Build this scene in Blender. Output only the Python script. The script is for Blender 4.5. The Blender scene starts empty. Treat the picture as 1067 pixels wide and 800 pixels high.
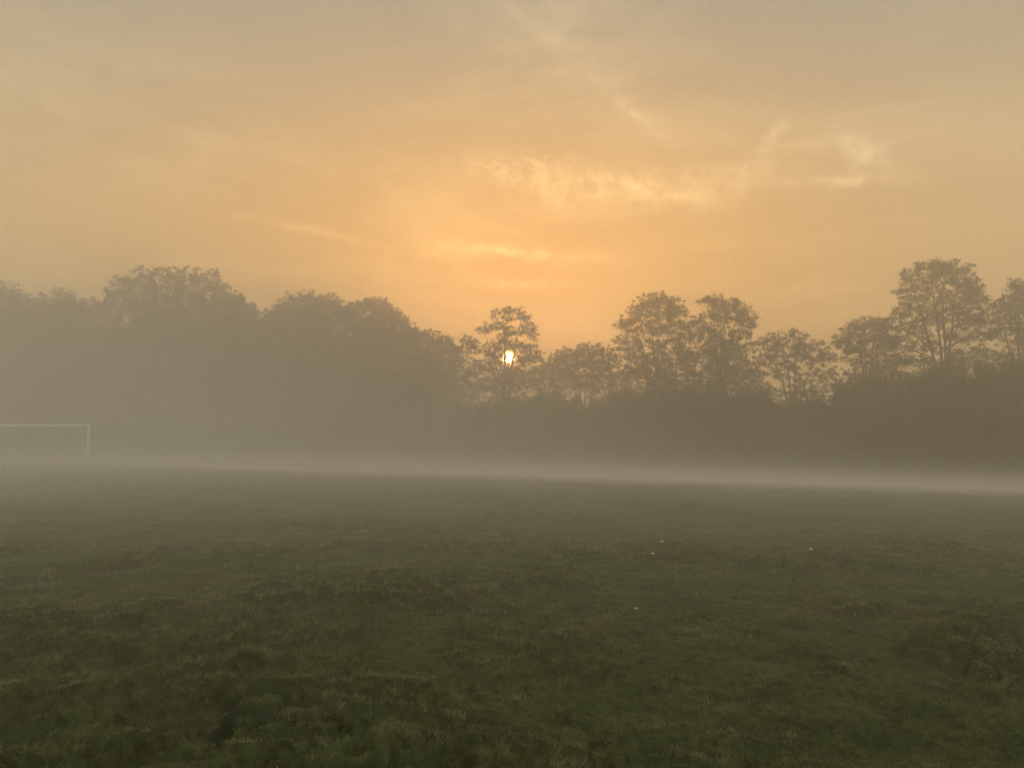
import bpy, math, random
import numpy as np
from mathutils import Vector

rng = np.random.default_rng(11)
random.seed(11)
sc = bpy.context.scene
col = sc.collection

# ------------------------------------------------------------------ camera
F = 770.0                       # focal length in photo pixels (1067 wide)
HZ = 455.0                      # the eye-level row of the photo
PITCH = math.atan((HZ - 400.0) / F)
EYE = 1.6
cam_d = bpy.data.cameras.new('camera')
cam_d.sensor_fit = 'HORIZONTAL'
cam_d.sensor_width = 36.0
cam_d.lens = 36.0 * F / 1067.0
cam_d.clip_start = 0.05
cam_d.clip_end = 3000.0
cam = bpy.data.objects.new('camera', cam_d)
col.objects.link(cam)
cam.location = (0, 0, EYE)
cam.rotation_euler = (math.pi / 2 + PITCH, 0, 0)
sc.camera = cam


def ray(px, py):
    u, v = (px - 533.5) / F, (400.0 - py) / F
    c, s = math.cos(PITCH), math.sin(PITCH)
    return np.array([u, c - v * s, s + v * c])


def at(px, py, Y):
    """the point the given photo pixel shows when it stands Y metres ahead"""
    d = ray(px, py)
    return np.array([0, 0, EYE]) + d * (Y / d[1])


# ------------------------------------------------------------------ noise
_perm = np.random.default_rng(5).random((256, 256))


def vnoise(x, y):
    xi, yi = np.floor(x).astype(int), np.floor(y).astype(int)
    fx, fy = x - xi, y - yi
    fx, fy = fx * fx * (3 - 2 * fx), fy * fy * (3 - 2 * fy)
    a = _perm[xi & 255, yi & 255]; b = _perm[(xi + 1) & 255, yi & 255]
    c = _perm[xi & 255, (yi + 1) & 255]; d = _perm[(xi + 1) & 255, (yi + 1) & 255]
    return (a * (1 - fx) + b * fx) * (1 - fy) + (c * (1 - fx) + d * fx) * fy


def fbm(x, y, n=4):
    t, a, s = 0.0, 0.5, 0.0
    for _ in range(n):
        t = t + a * vnoise(x, y); s += a
        x, y, a = x * 2.03 + 17.3, y * 2.03 + 9.1, a * 0.5
    return t / s


def sstep(a, b, x):
    t = np.clip((x - a) / (b - a), 0, 1)
    return t * t * (3 - 2 * t)


# ------------------------------------------------------------------ terrain
def base_z(x, y):
    """level playing field whose far side falls away gently to the right"""
    s = (y - 28.3) + 0.6 * x
    soft = 0.5 * (s + np.sqrt(s * s + 30.0))
    z = -0.046 * np.minimum(soft, 120) * sstep(-10, 10, s + 4)
    return np.maximum(z, -6.0)


def lumps(x, y):
    """rough tussocky turf, a few centimetres high"""
    wx = x + 0.25 * (vnoise(x * 1.7 + 40, y * 1.7) - .5)
    wy = y + 0.25 * (vnoise(x * 1.7, y * 1.7 + 70) - .5)
    a = fbm(wx * 3.1, wy * 4.4, 3)
    b = fbm(wx * 7.0 + 31, wy * 9.0 + 12, 2)
    patch = sstep(.38, .68, fbm(x * .55 + 5, y * .75 + 8, 2))
    c = vnoise(wx * 13.0 + 3, wy * 15.0 + 21)
    h = sstep(.51, .62, a) * (.026 + .055 * patch) + sstep(.53, .64, b) * (.020 + .035 * patch) + (c - .5) * .012
    near = 1.25 - .75 * sstep(5.0, 13, y)
    return (h - .012 + (fbm(x * .22, y * .22, 2) - .5) * .08) * near


def ground_z(x, y):
    x = np.asarray(x, float); y = np.asarray(y, float)
    return base_z(x, y) + lumps(x, y)


def on_ground(px, py):
    d = ray(px, py)
    t = -EYE / d[2]
    for _ in range(8):
        p = d * t
        t = (float(base_z(p[0], p[1])) - EYE) / d[2]
    return d[0] * t, d[1] * t


# ------------------------------------------------------------------ mesh helpers
def mesh_obj(name, V, Fc, mat, parent=None, smooth=False):
    """V (n,3), Fc (m,k) with one k for all faces"""
    V = np.asarray(V, np.float32); Fc = np.asarray(Fc, np.int32)
    me = bpy.data.meshes.new(name)
    m, k = Fc.shape
    me.vertices.add(len(V)); me.vertices.foreach_set('co', V.ravel())
    me.loops.add(m * k); me.loops.foreach_set('vertex_index', Fc.ravel())
    me.polygons.add(m)
    me.polygons.foreach_set('loop_start', np.arange(m, dtype=np.int32) * k)
    me.polygons.foreach_set('loop_total', np.full(m, k, np.int32))
    me.polygons.foreach_set('use_smooth', np.full(m, smooth))
    me.update(calc_edges=True)
    me.materials.append(mat)
    o = bpy.data.objects.new(name, me)
    col.objects.link(o)
    if parent is not None:
        o.parent = parent
    return o


def thing(name, loc, label, cat, group=None):
    o = bpy.data.objects.new(name, None)
    o.empty_display_size = .3
    o.location = [float(v) for v in loc]
    o['label'] = label; o['category'] = cat
    if group:
        o['group'] = group
    col.objects.link(o)
    return o


class Quads:
    def __init__(self):
        self.v, self.f, self.n = [], [], 0

    def add(self, V, Fc):
        self.v.append(np.asarray(V, float)); self.f.append(np.asarray(Fc) + self.n)
        self.n += len(V)

    def tube(self, pts, rad, sides=7, cap=True):
        pts = np.asarray(pts, float); n = len(pts)
        t = np.gradient(pts, axis=0)
        t /= np.linalg.norm(t, axis=1)[:, None] + 1e-9
        ref = np.array([0.0, 0, 1]) if abs(t[:, 2]).mean() < .8 else np.array([1.0, 0, 0])
        a = np.cross(t, ref); a /= np.linalg.norm(a, axis=1)[:, None] + 1e-9
        b = np.cross(t, a)
        ang = np.linspace(0, 2 * np.pi, sides, endpoint=False)
        r = np.asarray(rad, float)[:, None, None]
        V = pts[:, None] + r * (np.cos(ang)[None, :, None] * a[:, None] + np.sin(ang)[None, :, None] * b[:, None])
        V = V.reshape(-1, 3)
        i = np.arange(n - 1)[:, None] * sides; j = np.arange(sides)[None]
        k = (j + 1) % sides
        Fc = np.stack([i + j, i + k, i + sides + k, i + sides + j], -1).reshape(-1, 4)
        if cap and sides % 2 == 0:      # close both ends with quads
            for o in (0, (n - 1) * sides):
                q = [[o, o + m, o + m + 1, o + m + 2] for m in range(1, sides - 2, 2)]
                Fc = np.vstack([Fc, np.array(q)])
        self.add(V, Fc)

    def build(self, name, mat, parent=None, smooth=False, origin=None):
        V = np.vstack(self.v)
        if origin is not None:
            V = V - np.asarray(origin)
        return mesh_obj(name, V, np.vstack(self.f), mat, parent, smooth)


def leaf_quads(c, size, aspect=.62, flat=.5):
    """randomly turned pointed leaf sprays at the points c, each a bent diamond"""
    n = len(c)
    nor = rng.normal(size=(n, 3)); nor[:, 2] += flat * np.sign(rng.normal(size=n) + 1.0) * 2
    nor /= np.linalg.norm(nor, axis=1)[:, None]
    t = rng.normal(size=(n, 3)); t -= (t * nor).sum(1)[:, None] * nor
    t /= np.linalg.norm(t, axis=1)[:, None] + 1e-9
    b = np.cross(nor, t)
    L = (size * rng.uniform(.55, 1.35, n))[:, None]; W = L * aspect * rng.uniform(.6, 1.2, n)[:, None]
    k = rng.uniform(-.2, .25, n)[:, None]
    bend = nor * L * rng.uniform(-.2, .2, n)[:, None]
    V = np.stack([c - t * L * .5, c + b * W * .5 + t * L * k * .3 + bend, c + t * L * .5, c - b * W * .5 + t * L * k + bend], 1).reshape(-1, 3)
    return V, np.arange(4 * n).reshape(-1, 4)


# ------------------------------------------------------------------ materials
def new_mat(name):
    m = bpy.data.materials.new(name); m.use_nodes = True
    nt = m.node_tree
    return m, nt, nt.nodes['Principled BSDF'], nt.nodes['Material Output']


def N(nt, kind, **kw):
    n = nt.nodes.new(kind)
    for k, v in kw.items():
        setattr(n, k, v)
    return n


def M(nt, op, a, b=None, c=None, clamp=False):
    n = nt.nodes.new('ShaderNodeMath'); n.operation = op; n.use_clamp = clamp
    for i, v in enumerate((a, b, c)):
        if v is None:
            continue
        if isinstance(v, (int, float)):
            n.inputs[i].default_value = v
        else:
            nt.links.new(v, n.inputs[i])
    return n.outputs[0]


def smooth(nt, x, lo, hi, o0=0.0, o1=1.0):
    n = nt.nodes.new('ShaderNodeMapRange'); n.interpolation_type = 'SMOOTHSTEP'
    nt.links.new(x, n.inputs[0])
    for i, v in ((1, lo), (2, hi), (3, o0), (4, o1)):
        n.inputs[i].default_value = v
    return n.outputs[0]


def noise(nt, vec, scale, detail=3.0, rough=.55):
    n = nt.nodes.new('ShaderNodeTexNoise')
    n.inputs['Scale'].default_value = scale; n.inputs['Detail'].default_value = detail
    n.inputs['Roughness'].default_value = rough
    if vec is not None:
        nt.links.new(vec, n.inputs['Vector'])
    return n.outputs['Fac']


def mixc(nt, f, a, b):
    n = nt.nodes.new('ShaderNodeMix'); n.data_type = 'RGBA'
    for s, v in ((n.inputs['Factor'], f), (n.inputs['A'], a), (n.inputs['B'], b)):
        if isinstance(v, (tuple, list)):
            s.default_value = (*v, 1.0) if len(v) == 3 else v
        elif isinstance(v, (int, float)):
            s.default_value = v
        else:
            nt.links.new(v, s)
    return n.outputs['Result']


def world_pos(nt):
    return N(nt, 'ShaderNodeNewGeometry').outputs['Position']


def grass_colour(nt, soil):
    p = world_pos(nt)
    big = noise(nt, p, .45, 3); mid = noise(nt, p, 2.1, 3); fine = noise(nt, p, 19.0, 3, .65)
    c = mixc(nt, smooth(nt, mid, .35, .65), (.080, .115, .032), (.128, .156, .046))
    c = mixc(nt, M(nt, 'MULTIPLY', smooth(nt, big, .46, .68), .45), c, (.165, .145, .056))
    sc_ = noise(nt, p, .9, 4, .6)                  # worn brown scuffs
    c = mixc(nt, M(nt, 'MULTIPLY', smooth(nt, sc_, .54, .70), .5), c, (.135, .098, .050))
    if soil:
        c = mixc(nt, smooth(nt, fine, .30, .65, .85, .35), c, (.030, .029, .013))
    else:                                          # each blade its own share of straw, plus light painted in by distance and crest
        at_ = N(nt, 'ShaderNodeAttribute', attribute_name='dry_lit')
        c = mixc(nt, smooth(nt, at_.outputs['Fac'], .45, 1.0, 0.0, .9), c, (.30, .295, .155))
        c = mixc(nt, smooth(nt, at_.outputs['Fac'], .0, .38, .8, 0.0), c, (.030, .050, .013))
    return c


def make_grass_mat(name, soil=False):
    m, nt, b, out = new_mat(name)
    c = grass_colour(nt, soil)
    nt.links.new(c, b.inputs['Base Color'])
    b.inputs['Roughness'].default_value = .6 if not soil else .9
    b.inputs['Specular IOR Level'].default_value = .4 if not soil else .1
    if soil:
        bp = N(nt, 'ShaderNodeBump'); bp.inputs['Strength'].default_value = .9; bp.inputs['Distance'].default_value = .03
        nt.links.new(noise(nt, world_pos(nt), 34, 4, .7), bp.inputs['Height'])
        nt.links.new(bp.outputs[0], b.inputs['Normal'])
    else:
        tr = N(nt, 'ShaderNodeBsdfTranslucent'); nt.links.new(c, tr.inputs['Color'])
        mx = N(nt, 'ShaderNodeMixShader'); mx.inputs[0].default_value = .4
        nt.links.new(b.outputs[0], mx.inputs[1]); nt.links.new(tr.outputs[0], mx.inputs[2])
        nt.links.new(mx.outputs[0], out.inputs['Surface'])
    return m


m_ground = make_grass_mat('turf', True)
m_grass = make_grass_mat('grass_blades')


def foliage_mat(name, dark, light):
    m, nt, b, out = new_mat(name)
    p = world_pos(nt)
    f = smooth(nt, noise(nt, p, .55, 3, .6), .38, .62)
    g = smooth(nt, noise(nt, p, 4.0, 2), .3, .7)
    c = mixc(nt, M(nt, 'MULTIPLY_ADD', g, .4, M(nt, 'MULTIPLY', f, .6)), dark, light)
    nt.links.new(c, b.inputs['Base Color'])
    b.inputs['Roughness'].default_value = .6
    tr = N(nt, 'ShaderNodeBsdfTranslucent'); nt.links.new(c, tr.inputs['Color'])
    mx = N(nt, 'ShaderNodeMixShader'); mx.inputs[0].default_value = .3
    nt.links.new(b.outputs[0], mx.inputs[1]); nt.links.new(tr.outputs[0], mx.inputs[2])
    nt.links.new(mx.outputs[0], out.inputs['Surface'])
    return m


m_leaf = foliage_mat('broadleaf_foliage', (.030, .040, .014), (.075, .085, .028))
m_hedge = foliage_mat('hedge_foliage', (.028, .036, .014), (.06, .068, .026))
m_tuss = foliage_mat('tussock_grass', (.046, .068, .020), (.080, .096, .032))

m_bark, nt, b, out = new_mat('bark')
nt.links.new(mixc(nt, noise(nt, world_pos(nt), 6, 4), (.035, .028, .02), (.085, .07, .052)), b.inputs['Base Color'])
b.inputs['Roughness'].default_value = .9

m_white, nt, b, out = new_mat('white_goal_paint')
nt.links.new(mixc(nt, smooth(nt, noise(nt, world_pos(nt), 3.5, 5, .7), .55, .75, 0, .5), (.80, .79, .76), (.55, .52, .46)), b.inputs['Base Color'])
b.inputs['Roughness'].default_value = .45

m_paper, nt, b, out = new_mat('white_paper')
nt.links.new(mixc(nt, noise(nt, world_pos(nt), 60, 3), (.8, .8, .78), (.66, .65, .6)), b.inputs['Base Color'])
b.inputs['Roughness'].default_value = .8

# ------------------------------------------------------------------ ground
u = np.linspace(-1, 1, 801)
cu = np.sign(u) * (0.35 * np.abs(u) + 0.65 * np.abs(u) ** 3)
r1 = np.geomspace(2.2, 300, 900)
rows = np.concatenate([np.linspace(-60, 2.0, 26), r1])
half = np.where(rows > 0, 9 + 1.25 * np.abs(rows), 9 + 3.0 * np.abs(rows))
half = np.minimum(half, 290)
X = cu[None] * half[:, None]; Y = np.repeat(rows[:, None], len(u), 1)
Z = ground_z(X, Y)
V = np.stack([X, Y, Z], -1).reshape(-1, 3)
nr, nc = X.shape
i = (np.arange(nr - 1)[:, None] * nc + np.arange(nc - 1)[None]).ravel()
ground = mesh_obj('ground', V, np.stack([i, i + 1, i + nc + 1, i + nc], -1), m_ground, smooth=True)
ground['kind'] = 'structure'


# ------------------------------------------------------------------ grass blades, one cover
def blades(x, y, z, h, w, lean):
    n = len(x)
    a = rng.uniform(0, 2 * np.pi, n); d = rng.uniform(0, 2 * np.pi, n)
    base = np.stack([x, y, z - .008], -1)
    side = np.stack([np.cos(a), np.sin(a), np.zeros(n)], -1) * (w * .5)[:, None]
    ln = lean * rng.uniform(.2, 1.0, n)
    off = np.stack([np.cos(d) * np.sin(ln), np.sin(d) * np.sin(ln), np.cos(ln)], -1) * h[:, None]
    V = np.stack([base - side, base + side, base + off * .62 + side * .6, base + off], 1)
    V[:, 3, 2] -= h * .08 * ln
    return V.reshape(-1, 3), np.arange(4 * n).reshape(-1, 4)


GV, GD = [], []
wmid = lambda yy: .74 * yy + 2.4
yy = np.linspace(2.5, 50, 4000)
dens = 13000 * np.minimum(1, (3.6 / yy)) ** 2.35            # blades per square metre, fewer and broader tufts further off
cum = np.concatenate([[0], np.cumsum((dens * 2 * wmid(yy))[1:] * np.diff(yy))])
total_n = int(cum[-1])
for part in range(4):
    y = np.interp(rng.random(total_n // 4), cum / cum[-1], yy); x = rng.uniform(-1, 1, len(y)) * wmid(y)
    cl = fbm(x * 3.2 + 3, y * 4.2 + 8, 3)
    k = rng.random(len(x)) < .62 + .6 * sstep(.35, .65, cl)
    lm = lumps(x, y)
    steep = np.hypot(lumps(x + .02, y) - lm, lumps(x, y + .02) - lm) / .02
    k &= rng.random(len(x)) > .8 * sstep(.35, 1.0, steep)      # steep hummock sides thinned to dark soil, standing in for their shade
    x, y, cl, lm = x[k], y[k], cl[k], lm[k]
    n = len(x)
    z = base_z(x, y) + lm
    tall = .55 + .8 * sstep(.42, .7, cl) + 3.0 * np.clip(lm, 0, .08)
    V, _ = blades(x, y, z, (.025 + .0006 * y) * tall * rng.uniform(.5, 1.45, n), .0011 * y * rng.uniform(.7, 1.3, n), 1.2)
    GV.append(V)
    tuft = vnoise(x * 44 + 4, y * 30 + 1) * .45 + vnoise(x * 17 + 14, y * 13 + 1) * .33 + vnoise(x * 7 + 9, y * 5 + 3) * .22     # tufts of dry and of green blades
    dry_lit = np.clip(.50 * rng.beta(1.0, 1.6, n) + 1.35 * (tuft - .40) + .72 * sstep(3.2, 15, y) ** .5 + 4.5 * np.clip(lm - .020, 0, .07) + .35 * (fbm(x * .8 + 50, y * 1.1, 3) - .5), 0, 1)  # distance and crest terms paint grazing light and lit tops into the blade colour
    GD.append(np.repeat(dry_lit, 4))
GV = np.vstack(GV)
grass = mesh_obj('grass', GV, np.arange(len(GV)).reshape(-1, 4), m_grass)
at_ = grass.data.attributes.new('dry_lit', 'FLOAT', 'POINT'); at_.data.foreach_set('value', np.concatenate(GD).astype(np.float32))
grass['kind'] = 'stuff'
grass['label'] = 'short rough dewy grass covering the playing field'


# ------------------------------------------------------------------ tussocks
def tussock(px, py, wpx, hpx, label, shade=1.0):
    x, y = on_ground(px, py + hpx * .35)
    d = y
    w, h = wpx * d / F * .5, hpx * d / F * (1.0 if shade > 1 else .55)
    z = float(ground_z(x, y)) - .02
    t = thing('grass_tussock', (x, y, z), label, 'tussock', 'bigger tussocks in the near grass')
    q = Quads()
    a = np.linspace(0, 2 * np.pi, 20, endpoint=False); e = np.linspace(0, 1, 8)
    ph = rng.uniform(0, 6, 3)
    prof = np.cos(e * np.pi / 2)
    rad = (1 - .98 * e[:, None] ** 1.6) * (1 + .26 * np.sin(2 * a + ph[0]) + .15 * np.sin(3 * a + ph[2]) + .10 * np.sin(5 * a + ph[1]))[None]
    Vm = np.stack([rad * np.cos(a) * w, rad * np.sin(a) * w * .8, (e[:, None] + 0 * a) ** .9 * h * .72], -1).reshape(-1, 3)
    i = np.arange(7)[:, None] * 20; j = np.arange(20)[None]; k = (j + 1) % 20
    Fm = np.stack([i + j, i + k, i + 20 + k, i + 20 + j], -1).reshape(-1, 4)
    Vm[:, 2] += ground_z(x + Vm[:, 0], y + Vm[:, 1]) - z - .03
    mesh_obj('mound', Vm, Fm, m_ground, t, True)
    n = int(700 + 16000 * w)
    r = np.sqrt(rng.random(n)); an = rng.uniform(0, 2 * np.pi, n)
    bx, by = r * np.cos(an) * w, r * np.sin(an) * w * .8
    bz = np.clip(1 - r, 0, 1) ** .62 * h * .72
    L = (.03 + h * .30) * rng.uniform(.4, 1.3, n)
    ln = .25 + r * .9 + rng.uniform(-.2, .4, n)
    da = an + rng.normal(0, .7, n)
    off = np.stack([np.cos(da) * np.sin(ln), np.sin(da) * np.sin(ln), np.cos(ln)], -1) * L[:, None]
    s = np.stack([-np.sin(da), np.cos(da), 0 * da], -1) * (.0024 * max(1, d / 4))
    bz = bz + ground_z(x + bx, y + by) - z - .03
    B = np.stack([bx, by, bz - .01], -1)
    Vb = np.stack([B - s, B + s, B + off * .6 + s * .6, B + off - np.array([0, 0, .15]) * L[:, None]], 1).reshape(-1, 3)
    bo = mesh_obj('blades', Vb, np.arange(4 * n).reshape(-1, 4), m_tuss if shade > 1 else m_grass, t)
    ad = bo.data.attributes.new('dry_lit', 'FLOAT', 'POINT')
    ad.data.foreach_set('value', np.repeat(np.clip(rng.beta(2, 3, n) - .12 * (shade > 1) + (.45 * (1 - r) - .1) * (shade < 1.5), 0, 1), 4).astype(np.float32))  # blades paler towards the tussock's top, a lit crest put into their colour


for a in (
    (250, 768, 62, 26, 'large dark green tussock, the roundest and darkest in the near grass', 2),
    (405, 724, 52, 15, 'long low dark tussock just left of the middle of the near grass', 1),
    (62, 722, 50, 20, 'broad humped tussock in the near grass at far left', 1),
    (12, 720, 34, 18, 'tussock cut by the left edge of the picture', 1),
    (350, 757, 30, 14, 'small rounded tussock right of the darkest one', 1),
    (128, 747, 22, 9, 'tiny dark tussock between the broad humped one and the darkest one', 1),
    (258, 690, 44, 7, 'flattened brownish tussock above the darkest one', 0),
    (875, 697, 58, 13, 'low brown tussock in the right half of the near grass', 0),
    (700, 779, 48, 18, 'shaggy tussock nearest the bottom edge right of centre', 1),
    (618, 776, 44, 14, 'flat shaggy tussock at the bottom edge near centre', 1),
    (968, 708, 70, 10, 'long thin dark ridge of grass at right', 1),
    (300, 661, 36, 8, 'distant little dark tussock in the left middle of the field', 1),
    (828, 641, 26, 6, 'distant little dark tussock in the right middle of the field', 1),
    (1030, 694, 40, 9, 'reddish brown tussock near the right edge', 0),
):
    tussock(*a)


# ------------------------------------------------------------------ white scraps in the grass
def scrap(px, py, size, label):
    x, y = on_ground(px, py)
    n = 7
    gx, gy = np.meshgrid(np.linspace(-1, 1, n), np.linspace(-1, 1, n))
    hz = rng.uniform(0, 1, (n, n)) * .7 + .4 * (1 - (gx ** 2 + gy ** 2) / 2)
    V = np.stack([gx + rng.normal(0, .12, (n, n)), gy * .7 + rng.normal(0, .12, (n, n)), hz], -1).reshape(-1, 3) * size * .5
    i = (np.arange(n - 1)[:, None] * n + np.arange(n - 1)[None]).ravel()
    o = mesh_obj('paper_scrap', V, np.stack([i, i + 1, i + n + 1, i + n], -1), m_paper)
    o.location = (x, y, float(ground_z(x, y)) + .028)
    o.rotation_euler = (0, 0, random.uniform(0, 6))
    md = o.modifiers.new('thickness', 'SOLIDIFY'); md.thickness = .003
    o['label'] = label; o['category'] = 'litter'; o['group'] = 'white scraps lying in the grass'


for a in ((690, 569, .05, 'tiny white scrap in the grass, brightest of the three in a row'),
          (730, 575, .055, 'white scrap in the grass just right of the brightest one'),
          (845, 578, .045, 'lone white scrap in the grass, rightmost of the scraps'),
          (680, 585, .04, 'small white scrap in the grass just below the brightest one'),
          (663, 640, .03, 'white speck in the grass, nearest the camera of all the scraps')):
    scrap(*a)

# ------------------------------------------------------------------ goal
gp = at(91.2, 483.5, 44.0)
gz = float(base_z(gp[0], 44.0))
gp[2] = gz
top = at(92.0, 442.0, 44.0)[2] - gz
goal = thing('football_goal', gp, 'white football goal with square posts standing in the mist at far left', 'goal')
S = .065


def bar(q, x0, x1, y0, y1, z0, z1, bv=.008):
    q_ = np.array([[x0, y0], [x1, y0], [x1, y1], [x0, y1]])
    V = np.array([[x, y, z] for z in (z0, z1) for x, y in q_])
    q.add(V, [[0, 3, 2, 1], [4, 5, 6, 7], [0, 1, 5, 4], [1, 2, 6, 5], [2, 3, 7, 6], [3, 0, 4, 7]])


def bar_obj(name, *a):
    q = Quads(); bar(q, *a)
    o = q.build(name, m_white, goal)
    bv = o.modifiers.new('bevel', 'BEVEL'); bv.width = .012; bv.segments = 3
    return o


GW = 7.32
bar_obj('post', -S, S, -S, S, -.15, top - 2 * S - .002)
bar_obj('post', -GW - S, -GW + S, -S, S, -.15, top - 2 * S - .002)
bar_obj('crossbar', -GW - S - .004, S + .004, -S - .002, S + .002, top - 2 * S, top)
goal.rotation_euler = (0, 0, math.radians(-5))

# ------------------------------------------------------------------ trees
SUN_PX = (529.5, 373.0)
SUN_DIR = ray(*SUN_PX); SUN_DIR /= np.linalg.norm(SUN_DIR)
EYEV = np.array([0, 0, EYE])


def tree(name, label, Y, trunk_px, pads, dens=1.0, leaf=.19, gap=None, sub=.40, depth=.45, grow=1.5):
    b0 = at(trunk_px, HZ, Y)
    bz = float(base_z(b0[0], Y)) - .1
    base = np.array([b0[0], Y, bz])
    t = thing(name, base, label, 'tree', 'trees along the far edge of the field')
    P = []
    xs = [p[0] for p in pads]
    crown_w = (max(xs) - min(xs)) * Y / F
    for (px, py, rx, ry, *k) in pads:
        off = (px - trunk_px) * Y / F
        room = math.sqrt(max(.1, (crown_w * .55) ** 2 - off * off))
        dy = float(rng.uniform(-1, 1)) * room * depth
        c = at(px, py, Y + dy)
        s = (Y + dy) / F
        P.append((c, rx * s * grow, ry * s * grow * 1.12, k[0] if k else 1.0))
    zt = max(p[0][2] for p in P)
    cz = np.mean([p[0][2] for p in P])
    # trunk, forking into leaders, and limbs
    q = Quads()
    H = zt - bz
    n = 8
    fork = .30 + .08 * rng.random()
    tt = np.linspace(0, 1, n)
    tp = base + np.stack([np.cumsum(rng.normal(0, .05, n)) * tt, np.cumsum(rng.normal(0, .05, n)) * tt, tt * H * fork], -1)
    r0 = .014 * H + .06
    q.tube(tp, r0 * (1 - .35 * tt) + .5 * r0 * np.exp(-tt * 9), 8)
    fk = tp[-1]
    tops = sorted(P, key=lambda p: -(p[0][2] - bz) + .25 * abs(p[0][0] - base[0]))
    heads = []
    for p in tops:
        if all(np.linalg.norm((p[0] - h_)[:2]) > crown_w * .2 for h_ in heads):
            heads.append(p[0])
        if len(heads) == 4:
            break
    lead = []
    for h_ in heads:
        sway = rng.normal(0, .02 * H, (2, 3)); sway[:, 2] = 0
        out_ = (h_ - fk)
        c1 = fk + out_ * np.array([.18, .18, .42]) + sway[0]
        c2 = fk + out_ * np.array([.55, .55, .78]) + sway[1]
        k = np.linspace(0, 1, 9)[:, None]
        pts = (1 - k) ** 3 * (fk - np.array([0, 0, .1])) + 3 * (1 - k) ** 2 * k * c1 + 3 * (1 - k) * k * k * c2 + k ** 3 * h_
        pts[1:-1] += rng.normal(0, .06, (7, 3))
        q.tube(pts, r0 * .52 * (1 - .86 * k[:, 0] ** .9), 6)
        lead.append((pts, r0 * .52 * (1 - .86 * k[:, 0] ** .9)))
    subs, big = [], []
    for (c, rx, rz, k) in P:
        best = None
        for pts, rd in lead:
            for i_ in range(1, 9):
                v_ = c - pts[i_]
                dd = np.linalg.norm(v_) + 3.0 * max(0, .35 * np.linalg.norm(v_[:2]) - v_[2])
                if best is None or dd < best[0]:
                    best = (dd, pts[i_], rd[i_])
        p0, rr = best[1], best[2] * .62 + .015
        v_ = c - p0
        m1 = p0 + v_ * np.array([.30, .30, .42]) + rng.normal(0, .10, 3)
        m2 = p0 + v_ * np.array([.68, .68, .78]) + rng.normal(0, .10, 3)
        if best[0] > .4:
            q.tube([p0, m1, m2, c], [rr, rr * .8, rr * .55, rr * .3], 6)
        area = math.pi * rx * rz
        ns = max(5, int(k ** .6 * dens * (area / .23 + 3)))
        v = rng.normal(size=(ns, 3)); v /= np.linalg.norm(v, axis=1)[:, None]
        v *= (rng.random(ns) ** .42)[:, None]
        s = c + v * np.array([rx, rx * .95, rz])
        subs.append(s); big.append(np.ones(ns))
        ne = max(2, int(ns * .30))
        v = rng.normal(size=(ne, 3)); v[:, 2] = np.abs(v[:, 2]) * .8 + v[:, 2] * .2; v /= np.linalg.norm(v, axis=1)[:, None]
        subs.append(c + v * np.array([rx, rx * .95, rz]) * rng.uniform(.92, 1.20, ne)[:, None]); big.append(np.full(ne, .42))
        for j in range(0, ns, 3):
            w = s[j]
            mm = (c + w) / 2 + rng.normal(0, .08, 3) + np.array([0, 0, -.08])
            q.tube([c - (w - c) * .1, mm, w], [.045, .03, .012], 4)
    q.build('trunk', m_bark, t, True, origin=base)
    S_ = np.vstack(subs)
    rs = sub * rng.uniform(.6, 1.35, len(S_)) * np.concatenate(big)
    cnt = 46
    L = np.repeat(S_, cnt, 0) + rng.normal(size=(len(S_) * cnt, 3)) * np.repeat(rs, cnt)[:, None] * np.array([.60, .60, .40])
    if gap is not None:      # the chink in the crown through which the sun shows
        d = L - EYEV; d /= np.linalg.norm(d, axis=1)[:, None]
        g = ray(*gap[:2]); g /= np.linalg.norm(g)
        ang = np.arccos(np.clip(d @ g, -1, 1)) * F
        az = np.arctan2(d[:, 2] - g[2], d[:, 0] - g[0])
        L = L[ang > gap[2] * (1 + .18 * np.sin(3 * az + 1) + .12 * np.sin(7 * az))]
    V, Fc = leaf_quads(L, leaf)
    mesh_obj('crown', V - base, Fc, m_leaf, t)
    return t


LEFT = 95.0
tree('broadleaf_tree', 'misty tree cut off by the left edge of the picture', 97, -4, [
    (3, 304, 10, 7, .8), (14, 312, 10, 7, .8), (-14, 310, 18, 12), (12, 322, 14, 9), (-8, 335, 28, 18), (0, 358, 30, 16, 2.2), (0, 378, 32, 16, 2.2), (-2, 402, 34, 20, 2.2), (-2, 430, 34, 18, 2)], .9)
tree('broadleaf_tree', 'low ragged misty tree, second from the left edge', 98, 66, [
    (30, 321, 9, 6), (40, 315, 10, 6, .8), (52, 320, 10, 6), (63, 309, 7, 6, .6), (70, 316, 10, 7), (82, 322, 10, 6), (94, 320, 9, 6, .8), (104, 326, 8, 6),
    (48, 330, 22, 9), (82, 334, 24, 10), (66, 345, 42, 12, 1.8), (66, 362, 44, 14, 2.2), (70, 384, 46, 18, 2.2), (66, 408, 46, 18, 2.2), (66, 434, 44, 16, 2)], .9)
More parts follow.
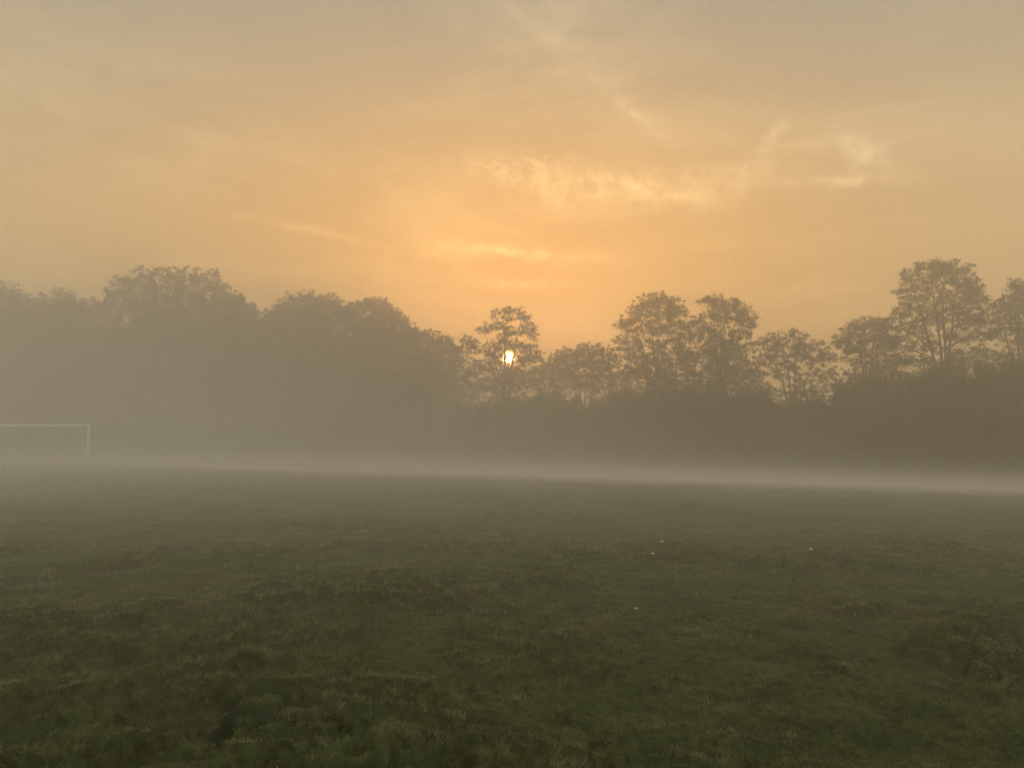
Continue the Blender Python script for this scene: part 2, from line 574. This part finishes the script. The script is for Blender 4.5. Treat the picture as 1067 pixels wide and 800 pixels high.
tree('broadleaf_tree', 'tallest tree on the left, broad airy crown of feathery twigs', 94, 178, [
    (118, 306, 8, 7, .6), (114, 318, 6, 6, .5), (128, 296, 9, 6, .6), (140, 306, 12, 8, .7), (150, 288, 11, 6, .55), (163, 296, 12, 7, .7), (176, 285, 10, 5, .6), (190, 293, 13, 7, .7),
    (204, 287, 9, 5, .6), (216, 296, 11, 7, .7), (224, 287, 5, 6, .5), (230, 302, 8, 7, .7), (125, 322, 14, 7, .6), (150, 315, 16, 8, .7), (178, 310, 20, 9, .8), (205, 312, 18, 9, .9),
    (140, 332, 16, 6, .5), (170, 328, 24, 10), (205, 330, 24, 12), (180, 346, 44, 11, 1.8), (178, 362, 48, 12, 2.2), (170, 382, 50, 16, 2.2), (176, 406, 50, 18, 2.2), (176, 432, 48, 16, 2)], 1.0, .20, sub=.38)
tree('broadleaf_tree', 'dense rounded dark tree against the right side of the tall airy one', 91, 244, [
    (238, 314, 11, 7), (248, 322, 12, 8), (258, 332, 11, 8), (266, 344, 8, 8), (236, 330, 18, 10), (250, 346, 20, 11), (240, 362, 32, 13, 2.2), (245, 382, 34, 16, 2.2), (245, 406, 34, 18, 2.2), (245, 432, 34, 16, 2)], 1.25)
tree('broadleaf_tree', 'bushy misty tree with a double top left of the centre', 93, 322, [
    (283, 340, 8, 7, .8), (291, 329, 9, 7), (300, 318, 7, 7, .7), (308, 322, 10, 7), (319, 312, 8, 6, .8), (330, 319, 11, 7), (344, 317, 9, 6), (354, 324, 9, 7), (362, 334, 8, 8),
    (305, 335, 20, 10), (338, 334, 22, 10), (320, 348, 40, 11, 2.0), (322, 364, 44, 13, 2.2), (322, 384, 46, 15, 2.0), (322, 408, 46, 18, 2.2), (322, 434, 44, 16, 2)], 1.15)
tree('broadleaf_tree', 'smoothly rounded misty tree between the double topped one and a lower one', 91, 394, [
    (370, 325, 7, 6), (380, 320, 9, 5), (392, 320, 10, 6), (404, 325, 9, 6), (412, 335, 8, 7), (419, 346, 6, 7), (385, 334, 20, 9), (400, 345, 20, 11), (392, 358, 30, 11, 2.0), (394, 376, 34, 15, 2.0), (394, 402, 36, 18, 2.2), (394, 430, 36, 16, 2)], 1.2)
tree('broadleaf_tree', 'low spreading tree just left of the sun tree', 89, 450, [
    (429, 354, 7, 5), (438, 350, 8, 5), (450, 351, 9, 5, .8), (460, 356, 8, 5), (469, 363, 7, 6, .8), (476, 372, 6, 6, .6), (434, 364, 14, 8), (455, 368, 18, 9), (450, 378, 27, 8, 1.8), (450, 392, 30, 10, 2.0), (450, 408, 34, 12, 2.2), (450, 430, 34, 14, 2)], 1.1)
tree('broadleaf_tree', 'open crowned tree with the sun shining through its branches', 86, 528, [
    (489, 356, 7, 5, .8), (494, 362, 7, 5, .7), (486, 363, 5, 4, .6), (503, 344, 7, 3.5, .9), (513, 340, 9, 3.5, 1), (523, 341, 8, 3.5, 1), (519, 328, 6, 4, .6), (527, 324, 6, 3.5, .55), (536, 323, 7, 3.5, .55), (544, 328, 6, 4, .6), (548, 335, 6, 4, .7),
    (533, 333, 9, 4, .5), (552, 343, 7, 5, .9), (557, 351, 5, 4, .8), (540, 345, 10, 3.5, .9), (530, 348, 8, 3, .7), (525, 354, 7, 5, 1.2), (515, 361, 9, 5, 1.1), (533, 361, 10, 5, 1.3), (548, 362, 9, 5, 1.1),
    (545, 373, 9, 6, 1.3), (517, 372, 8, 5, 1.2), (507, 368, 6, 4, .7), (531, 384, 10, 5, 1.3), (558, 371, 8, 6, 1), (568, 380, 8, 6, .8), (562, 388, 12, 6, .9), (500, 380, 9, 5, .7), (492, 388, 7, 5, .7), (512, 386, 11, 6, .9), (540, 392, 16, 6, 1.1), (515, 397, 20, 6, .9),
    (550, 402, 24, 7), (510, 406, 24, 8)], 1.25, .165, gap=(531.0, 371.0, 6.2), sub=.30, depth=.3, grow=1.28)
tree('broadleaf_tree', 'small dome shaped tree just right of the sun tree', 88, 608, [
    (581, 380, 7, 5, .9), (588, 372, 9, 5), (600, 367, 10, 5), (614, 365, 10, 4.5), (626, 368, 9, 5), (635, 376, 7, 6), (605, 376, 22, 6, 1.1), (622, 383, 16, 6), (590, 386, 14, 5, .9), (608, 391, 20, 4, .8), (632, 391, 9, 6, .8), (580, 394, 8, 5, .8), (606, 401, 34, 8, 1.3)], 1.15, .165, sub=.32)
tree('broadleaf_tree', 'tall full crowned tree right of centre, left of a pair', 82, 684, [
    (676, 313, 9, 4.5), (688, 312, 9, 4.5), (698, 318, 9, 6), (684, 321, 16, 6), (668, 323, 8, 5), (705, 327, 9, 6), (658, 332, 8, 5, .9), (672, 333, 12, 5, .8), (692, 332, 13, 6), (648, 341, 7, 5, .8), (660, 344, 10, 4.5, .8), (712, 337, 9, 6), (720, 346, 7, 7),
    (678, 346, 12, 5, .7), (698, 346, 13, 6, .8), (652, 355, 9, 5, .7), (668, 358, 11, 5, .7), (690, 360, 14, 5, .7), (710, 358, 11, 7), (655, 370, 10, 6, .8), (672, 374, 14, 6, .7), (696, 374, 14, 6, .8), (714, 374, 10, 8), (660, 386, 14, 7), (690, 388, 24, 8), (684, 400, 34, 9)], 1.05, .175, sub=.34)
tree('broadleaf_tree', 'taller tree with a leaning flat top, right one of a pair', 80, 750, [
    (736, 313, 7, 3, .9), (746, 312, 8, 3.5), (757, 317, 9, 5), (767, 324, 10, 6), (776, 333, 9, 5), (783, 338, 5, 3, .8), (748, 322, 9, 5, .9), (760, 332, 12, 5), (740, 330, 7, 4, .8), (731, 338, 8, 5, .9), (745, 343, 9, 4, .7), (766, 344, 10, 3.5, .8), (777, 350, 5, 3, .7),
    (733, 350, 10, 5), (752, 356, 14, 5, 1), (770, 360, 12, 6), (740, 366, 16, 7), (762, 372, 18, 8, 1.1), (738, 382, 18, 8, 1), (766, 386, 20, 8), (750, 398, 34, 10)], 1.15, .175, sub=.33)
tree('broadleaf_tree', 'low straggly tree with sky showing through under its crown', 79, 828, [
    (793, 359, 7, 4.5, .8), (803, 354, 7, 4, .7), (813, 357, 6, 4, .7), (821, 350, 6, 4, .8), (828, 347, 4, 3, .6), (834, 356, 8, 5, .9), (845, 361, 8, 4.5, .9), (856, 366, 8, 4.5, .8), (864, 374, 6, 4, .6), (816, 366, 11, 5, .9), (832, 369, 12, 5, .9), (848, 375, 12, 5, .8),
    (800, 370, 9, 5, .8), (792, 380, 7, 5, .6), (812, 378, 12, 4.5, .7), (832, 382, 13, 4.5, .7), (855, 386, 10, 4, .6), (802, 390, 9, 4, .45), (825, 393, 12, 4, .45), (845, 396, 10, 4, .4), (868, 392, 8, 4, .45), (785, 395, 8, 7, .9), (828, 408, 46, 6, .8)], .95, .175, sub=.34)
tree('broadleaf_tree', 'small round headed tree left of the tallest right hand one', 78, 903, [
    (892, 340, 7, 4.5), (902, 336, 7, 4, .9), (912, 336, 7, 4), (918, 344, 7, 5), (884, 347, 7, 5), (877, 356, 6, 5, .8), (897, 350, 12, 5), (912, 354, 11, 5), (886, 362, 10, 5, .9), (928, 357, 8, 6), (902, 364, 14, 5, .9), (920, 368, 12, 6, .9), (892, 374, 10, 4, .6), (908, 378, 12, 4, .6), (930, 378, 10, 6, .8), (906, 387, 18, 5, .8), (912, 397, 30, 7)], 1.05, .175, sub=.34)
tree('broadleaf_tree', 'tallest tree on the right, broad layered crown on a stout trunk', 76, 987, [
    (972, 277, 10, 3.5), (985, 277, 10, 3.5), (958, 281, 10, 4), (998, 281, 11, 4), (949, 288, 7, 4, .8), (970, 286, 13, 4.5), (990, 288, 14, 5), (1008, 291, 9, 5), (956, 296, 11, 4.5, .8), (978, 298, 13, 4.5, .8), (1000, 300, 13, 5, .9), (942, 303, 7, 4.5, .9), (1014, 303, 8, 6), (962, 307, 13, 4.5, .8), (986, 309, 13, 4.5, .8), (1006, 313, 12, 5), (1020, 314, 7, 6),
    (944, 315, 9, 5, .9), (964, 319, 12, 5, .8), (984, 322, 14, 5, .9), (1010, 325, 13, 6), (938, 326, 8, 5, .9), (956, 331, 13, 5, .8), (978, 335, 13, 5, .7), (1000, 338, 14, 6, .9), (1022, 332, 10, 7), (926, 339, 7, 4.5, .9), (940, 343, 10, 5, .9), (960, 347, 12, 5, .7), (984, 349, 12, 4.5, .6), (1008, 352, 13, 5, .8), (1026, 348, 8, 8),
    (932, 356, 9, 5, .8), (950, 362, 12, 5, .7), (972, 364, 12, 4.5, .6), (998, 367, 13, 4.5, .7), (1020, 368, 12, 6, .7), (944, 376, 14, 5, .8), (980, 378, 18, 4, .7), (1014, 380, 16, 6, .9), (976, 390, 44, 8)], 1.0, .175, sub=.36)
tree('broadleaf_tree', 'layered tree running off the right edge of the picture', 74, 1066, [
    (1057, 297, 5, 4.5, .9), (1064, 303, 8, 5), (1080, 300, 14, 8), (1054, 311, 8, 5, .9), (1070, 315, 13, 6), (1036, 318, 7, 4, .9), (1046, 322, 9, 5), (1062, 328, 13, 5, .9), (1090, 325, 18, 12), (1040, 333, 10, 5, .8), (1056, 341, 12, 5, .7), (1076, 345, 14, 6), (1040, 347, 8, 4, .5), (1054, 356, 11, 4.5, .6), (1072, 362, 14, 6, .8), (1096, 352, 18, 12), (1050, 371, 12, 4, .6), (1080, 380, 22, 8)], 1.0, .175, sub=.36)


# ------------------------------------------------------------------ hedges
def hedge(label, prof, y_of, depth=3.5, dens=52, leaf=.26):
    """overgrown hedge whose top follows prof [(px, py)]; the stand line is y_of(px)"""
    px = np.arange(prof[0][0], prof[-1][0] + .1, 5.0)
    py = np.interp(px, [p[0] for p in prof], [p[1] for p in prof])
    ctr, top, bot = [], [], []
    for a, b in zip(px, py):
        Yh = y_of(a)
        c = at(a, b, Yh)
        ctr.append([c[0], Yh]); top.append(c[2]); bot.append(float(base_z(c[0], Yh)) - .15)
    ctr = np.array(ctr); top = np.array(top); bot = np.array(bot)
    n = len(px)
    top = top - .9 + (fbm(px * .05, px * 0 + 3.3, 3) - .5) * 1.6 + (fbm(px * .16, px * 0 + 8.3, 2) - .5) * 1.3
    o = np.array([ctr[n // 2, 0], ctr[n // 2, 1], bot[n // 2]])
    q = Quads()
    ang = np.linspace(-.06 * np.pi, 1.06 * np.pi, 15)
    ca, sa = np.cos(ang), np.sin(ang)
    w = depth * (.85 + .5 * fbm(px * .06 + 9, px * 0, 3))[:, None] * (.8 + .45 * vnoise(px[:, None] * .12 + 0 * ang, ang[None] * 1.6))
    Xc = ctr[:, 0][:, None] + 0 * ca
    Yc = ctr[:, 1][:, None] - w * np.sign(ca) * np.abs(ca) ** .6 * .8
    k = .86 + .2 * vnoise(px[:, None] * .11 + 50 + 0 * ang, ang[None] * 1.9)
    Zc = bot[:, None] + (top - bot)[:, None] * np.clip(sa, 0, 1) ** .55 * k
    core = np.stack([Xc, Yc, Zc], -1)
    m = len(ang)
    i = (np.arange(n - 1)[:, None] * m + np.arange(m - 1)[None]).ravel()
    Fc = np.stack([i, i + 1, i + m + 1, i + m], -1)
    q.add(core.reshape(-1, 3), Fc)
    # leaf sprays bristling out of it
    A = core[:-1, :-1]; B = core[1:, :-1]; C = core[:-1, 1:]; D = core[1:, 1:]
    area = np.linalg.norm(np.cross(B - A, C - A), axis=-1).ravel()
    cnt = rng.poisson(area * dens)
    idx = np.repeat(np.arange(len(cnt)), cnt)
    r1, r2 = rng.random(len(idx))[:, None], rng.random(len(idx))[:, None]
    A, B, C, D = (v.reshape(-1, 3)[idx] for v in (A, B, C, D))
    p = (A * (1 - r1) + B * r1) * (1 - r2) + (C * (1 - r1) + D * r1) * r2
    # outward scatter in tufts
    tuft = np.clip(fbm(p[:, 0] * .9, p[:, 2] * 1.1 + p[:, 1], 3) - .30, 0, 1) * 4.2
    outw = np.stack([0 * p[:, 0], p[:, 1] - np.interp(p[:, 0], ctr[:, 0], ctr[:, 1]), (p[:, 2] - np.interp(p[:, 0], ctr[:, 0], bot)) * .45], -1)
    outw /= np.linalg.norm(outw, axis=1)[:, None] + 1e-6
    p = p + outw * (rng.random(len(p)) * tuft)[:, None] + rng.normal(0, .12, p.shape)
    V, Fl = leaf_quads(p, leaf)
    q.add(V, Fl)
    h = q.build('hedge', m_hedge, None, False, origin=o)
    h.location = o; h['label'] = label; h['category'] = 'hedge'


hedge('long hedge under the left hand trees, sunk deep in pale mist behind the goal',
      [(-90, 432), (0, 434), (100, 436), (200, 431), (300, 437), (400, 433), (480, 424), (512, 418)],
      lambda a: 88 - .006 * a)
hedge('tall dark hedge under the sun tree and the right hand trees',
      [(468, 420), (500, 411), (540, 407), (600, 407), (640, 402), (680, 397), (720, 393), (780, 395), (800, 404), (830, 409), (860, 406), (884, 398), (920, 392), (960, 386), (1000, 382), (1067, 376), (1150, 374)],
      lambda a: 82 - .030 * (a - 500))

# ------------------------------------------------------------------ air: even haze, and mist lying on the field
HAZE = 0.0105
hb = Quads(); bar(hb, -300, 300, -70, 305, -8.0, 24.5)
m_haze = bpy.data.materials.new('haze_air'); m_haze.use_nodes = True
nt = m_haze.node_tree; nt.nodes.clear()
out = N(nt, 'ShaderNodeOutputMaterial'); pv = N(nt, 'ShaderNodeVolumePrincipled')
pv.inputs['Color'].default_value = (.985, .965, .905, 1)
pv.inputs['Density'].default_value = HAZE
pv.inputs['Anisotropy'].default_value = .72
nt.links.new(pv.outputs[0], out.inputs['Volume'])
haze = hb.build('haze', m_haze); haze['kind'] = 'stuff'

mb = Quads(); bar(mb, -150, 150, 3, 150, -7.5, 22)
m_mist = bpy.data.materials.new('ground_mist'); m_mist.use_nodes = True
nt = m_mist.node_tree; nt.nodes.clear()
out = N(nt, 'ShaderNodeOutputMaterial'); pv = N(nt, 'ShaderNodeVolumePrincipled')
pv.inputs['Color'].default_value = (.985, .965, .905, 1)
pv.inputs['Anisotropy'].default_value = .25
pos = N(nt, 'ShaderNodeNewGeometry').outputs['Position']
sx = N(nt, 'ShaderNodeSeparateXYZ'); nt.links.new(pos, sx.inputs[0])
x_, y_, z_ = sx.outputs
s_ = M(nt, 'ADD', M(nt, 'MULTIPLY', x_, .6), M(nt, 'SUBTRACT', y_, 28.3))
smax = M(nt, 'MAXIMUM', s_, -4.0)
# a pool of fog filling the dip beyond the brow of the field
hp = M(nt, 'ADD', M(nt, 'MULTIPLY', smax, .0405), M(nt, 'ADD', M(nt, 'SUBTRACT', z_, .30), M(nt, 'MULTIPLY_ADD', noise(nt, pos, .11, 2.0), .7, -.35)))
pool = M(nt, 'MULTIPLY', smooth(nt, hp, -.50, .65, 1, 0), smooth(nt, s_, -20, 6))
pool = M(nt, 'MULTIPLY', pool, M(nt, 'MULTIPLY_ADD', noise(nt, pos, .07, 2.0), .021, .001))
# mist thinning upwards over the far part of the field, deeper on the left
nz = noise(nt, pos, .045, 1.0)
left = smooth(nt, x_, 60, -50)
hgt = M(nt, 'MULTIPLY_ADD', left, 4.0, 3.2)
lay = M(nt, 'EXPONENT', M(nt, 'MULTIPLY', M(nt, 'DIVIDE', M(nt, 'MAXIMUM', M(nt, 'ADD', z_, 2.0), 0.0), hgt), -1.0))
lay = M(nt, 'MULTIPLY', lay, M(nt, 'MULTIPLY_ADD', nz, 1.2, .4))
lay = M(nt, 'MULTIPLY', lay, smooth(nt, y_, 34, 80))
lay = M(nt, 'MULTIPLY', lay, M(nt, 'MULTIPLY_ADD', left, .086, M(nt, 'MULTIPLY', smooth(nt, x_, 44, 16), .017)))
low = M(nt, 'EXPONENT', M(nt, 'MULTIPLY', M(nt, 'MAXIMUM', M(nt, 'ADD', z_, M(nt, 'MULTIPLY', M(nt, 'MAXIMUM', s_, 0.0), .042)), 0.0), -2.8))
low = M(nt, 'MULTIPLY', low, smooth(nt, y_, -1, 17))
low = M(nt, 'MULTIPLY', low, M(nt, 'MULTIPLY_ADD', left, .21, .002))
lay = M(nt, 'ADD', lay, low)
nt.links.new(M(nt, 'ADD', pool, lay), pv.inputs['Density'])
nt.links.new(pv.outputs[0], out.inputs['Volume'])
mist = mb.build('mist', m_mist); mist['kind'] = 'stuff'
mist['label'] = 'pale ground mist lying over the far side of the field'

# ------------------------------------------------------------------ sky and sun
elev = math.asin(SUN_DIR[2]); azim = math.atan2(SUN_DIR[0], SUN_DIR[1])
w = bpy.data.worlds.new('World'); sc.world = w; w.use_nodes = True
nt = w.node_tree; nt.nodes.clear()
out = N(nt, 'ShaderNodeOutputWorld'); bg = N(nt, 'ShaderNodeBackground')
sky = N(nt, 'ShaderNodeTexSky', sky_type='NISHITA', sun_disc=False, sun_elevation=elev, sun_rotation=azim, altitude=50, air_density=1.0, dust_density=3.0, ozone_density=1.0)
d = N(nt, 'ShaderNodeTexCoord').outputs['Generated']
sep = N(nt, 'ShaderNodeSeparateXYZ'); nt.links.new(d, sep.inputs[0])
dx, dy, dz = sep.outputs


def vdot(vec):
    n = N(nt, 'ShaderNodeVectorMath', operation='DOT_PRODUCT')
    nt.links.new(d, n.inputs[0]); n.inputs[1].default_value = [float(v) for v in vec]
    return n.outputs['Value']


def scale_c(c, f):
    n = N(nt, 'ShaderNodeVectorMath', operation='SCALE')
    if isinstance(c, tuple):
        n.inputs[0].default_value = c
    else:
        nt.links.new(c, n.inputs[0])
    if isinstance(f, (int, float)):
        n.inputs['Scale'].default_value = f
    else:
        nt.links.new(f, n.inputs['Scale'])
    return n.outputs[0]


def add_c(a, b_):
    n = N(nt, 'ShaderNodeVectorMath', operation='ADD')
    nt.links.new(a, n.inputs[0]); nt.links.new(b_, n.inputs[1])
    return n.outputs[0]


sd = vdot(SUN_DIR)
# high veil of cloud: warm towards the sun, grey overhead and behind
veil = mixc(nt, smooth(nt, dz, .0, .62), (.78, .505, .197), (.215, .235, .20))
veil = mixc(nt, smooth(nt, dz, .52, .85), veil, (.52, .49, .42))
veil = mixc(nt, smooth(nt, sd, .3, -.6), veil, (.56, .55, .50))
veil = mixc(nt, M(nt, 'MULTIPLY', M(nt, 'POWER', M(nt, 'MAXIMUM', sd, 0.0001), 7.0), smooth(nt, dz, .18, .55, .92, .25)), veil, (.58, .24, .0))
total = veil
pw = lambda k: M(nt, 'POWER', M(nt, 'MAXIMUM', sd, 0.0001), k)
total = add_c(total, scale_c((.11, .03, .0), M(nt, 'MULTIPLY', pw(14.0), smooth(nt, dz, .25, .55, 1.0, .3))))
total = add_c(total, scale_c((.32, .05, .0), pw(90.0)))
total = add_c(total, add_c(scale_c((5.0, 2.2, .2), pw(6000.0)), scale_c((.8, .32, .0), pw(1200.0))))
# cirrus wisps on a high flat layer
zi = M(nt, 'MAXIMUM', M(nt, 'ADD', dz, .06), .02)
cx, cy = M(nt, 'DIVIDE', dx, zi), M(nt, 'DIVIDE', dy, zi)
cb = N(nt, 'ShaderNodeCombineXYZ'); nt.links.new(cx, cb.inputs[0]); nt.links.new(cy, cb.inputs[1])
warp = N(nt, 'ShaderNodeTexNoise'); warp.inputs['Scale'].default_value = .7; warp.inputs['Detail'].default_value = 2
nt.links.new(cb.outputs[0], warp.inputs['Vector'])
wv = N(nt, 'ShaderNodeVectorMath', operation='MULTIPLY_ADD')
nt.links.new(warp.outputs['Color'], wv.inputs[0]); wv.inputs[1].default_value = (1.6, 1.6, 0); nt.links.new(cb.outputs[0], wv.inputs[2])
wisp = smooth(nt, noise(nt, wv.outputs[0], 1.6, 8, .64), .40, .72)
broad = smooth(nt, noise(nt, cb.outputs[0], .55, 3, .5), .3, .7)
cl = M(nt, 'MULTIPLY', wisp, broad)
total = add_c(total, scale_c(mixc(nt, pw(8.0), (.10, .078, .05), (.42, .30, .12)), cl))


def patch(px, py, wx, wy, tilt, amp, colr):
    """one of the brighter cloud scraps: a soft-edged tuft broken up by the wisp noise"""
    c = ray(px, py); c /= np.linalg.norm(c)
    r = np.cross(c, [0, 0, 1]); r /= np.linalg.norm(r); up = np.cross(r, c)
    ct, st = math.cos(math.radians(tilt)), math.sin(math.radians(tilt))
    a, b_ = r * ct + up * st, -r * st + up * ct
    ua = M(nt, 'DIVIDE', vdot(a), wx / F); ub = M(nt, 'DIVIDE', vdot(b_), wy / F)
    wob = M(nt, 'MULTIPLY_ADD', noise(nt, d, 26, 5, .6), 3.0, -1.5)
    ub = M(nt, 'ADD', ub, wob)
    e = M(nt, 'EXPONENT', M(nt, 'MULTIPLY', M(nt, 'ADD', M(nt, 'MULTIPLY', ua, ua), M(nt, 'MULTIPLY', ub, ub)), -1.0))
    e = M(nt, 'MULTIPLY', e, smooth(nt, noise(nt, d, 48, 6, .62), .32, .68, .25, 1.7))
    e = M(nt, 'MULTIPLY', e, smooth(nt, vdot(c), .3, .6))
    return scale_c(colr, M(nt, 'MULTIPLY', e, amp))


for a in ((575, 195, 58, 14, -8, .4, (.55, .38, .16)), (540, 264, 64, 6, -4, .75, (.60, .38, .14)), (540, 296, 45, 4, 0, .6, (.55, .33, .1)),
          (900, 158, 26, 14, -40, .36, (.50, .40, .28)), (880, 188, 50, 5, -6, .36, (.50, .38, .22)), (806, 142, 20, 5, 45, .32, (.42, .32, .2)),
          (640, 440 - 440 + 190, 70, 14, -10, .3, (.5, .36, .16)), (760, 185, 60, 14, 10, .25, (.45, .34, .18)), (660, 115, 45, 7, -38, .3, (.4, .3, .18)), (340, 243, 80, 4, -8, .35, (.45, .3, .12)), (575, 40, 60, 8, -30, .18, (.3, .24, .16)), (690, 200, 50, 12, -15, .3, (.45, .32, .15))):
    total = add_c(total, patch(*a))
# a field of small ripples above the sun
rc = ray(548, 172); rc /= np.linalg.norm(rc)
rr_ = np.cross(rc, [0, 0, 1]); rr_ /= np.linalg.norm(rr_); ru = np.cross(rr_, rc)
ua = M(nt, 'DIVIDE', vdot(rr_), 55 / F); ub = M(nt, 'DIVIDE', vdot(ru), 13 / F)
rm = M(nt, 'EXPONENT', M(nt, 'MULTIPLY', M(nt, 'ADD', M(nt, 'MULTIPLY', ua, ua), M(nt, 'MULTIPLY', ub, ub)), -1.0))
rw = N(nt, 'ShaderNodeMapping'); rw.inputs['Scale'].default_value = (1.0, 1.0, 2.6); nt.links.new(d, rw.inputs[0])
rip = smooth(nt, noise(nt, rw.outputs[0], 75, 2, .5), .42, .62)
total = add_c(total, scale_c((.55, .38, .16), M(nt, 'MULTIPLY', M(nt, 'MULTIPLY', rm, rip), M(nt, 'MULTIPLY', smooth(nt, vdot(rc), .3, .6), .38))))
# the sun itself, glaring through the mist
disc = M(nt, 'POWER', smooth(nt, sd, math.cos(math.radians(.62)), math.cos(math.radians(.22))), 1.5)
total = add_c(total, scale_c((60.0, 40.0, 13.0), disc))
total = add_c(total, scale_c(sky.outputs[0], .008))
nt.links.new(total, bg.inputs['Color'])
bg.inputs['Strength'].default_value = 1.0
nt.links.new(bg.outputs[0], out.inputs['Surface'])

sun_d = bpy.data.lights.new('sun', 'SUN'); sun_d.energy = 0.6; sun_d.angle = math.radians(.53); sun_d.color = (1.0, .42, .10)
sun = bpy.data.objects.new('sun', sun_d); col.objects.link(sun)
sun.rotation_euler = Vector([float(v) for v in SUN_DIR]).to_track_quat('Z', 'Y').to_euler()
sun.location = (0, 60, 60)

# ------------------------------------------------------------------ render settings
sc.view_settings.view_transform = 'Standard'; sc.view_settings.look = 'None'
sc.view_settings.gamma = 1.0; sc.view_settings.exposure = 0.27
cy = sc.cycles
cy.use_denoising = True
cy.use_adaptive_sampling = False
cy.denoising_prefilter = 'NONE'
try:
    cy.denoiser = 'OPENIMAGEDENOISE'
except Exception:
    pass
cy.max_bounces = 6; cy.diffuse_bounces = 2; cy.glossy_bounces = 1; cy.transmission_bounces = 2
cy.volume_bounces = 4; cy.transparent_max_bounces = 8
cy.volume_step_rate = 1.0; cy.volume_max_steps = 256
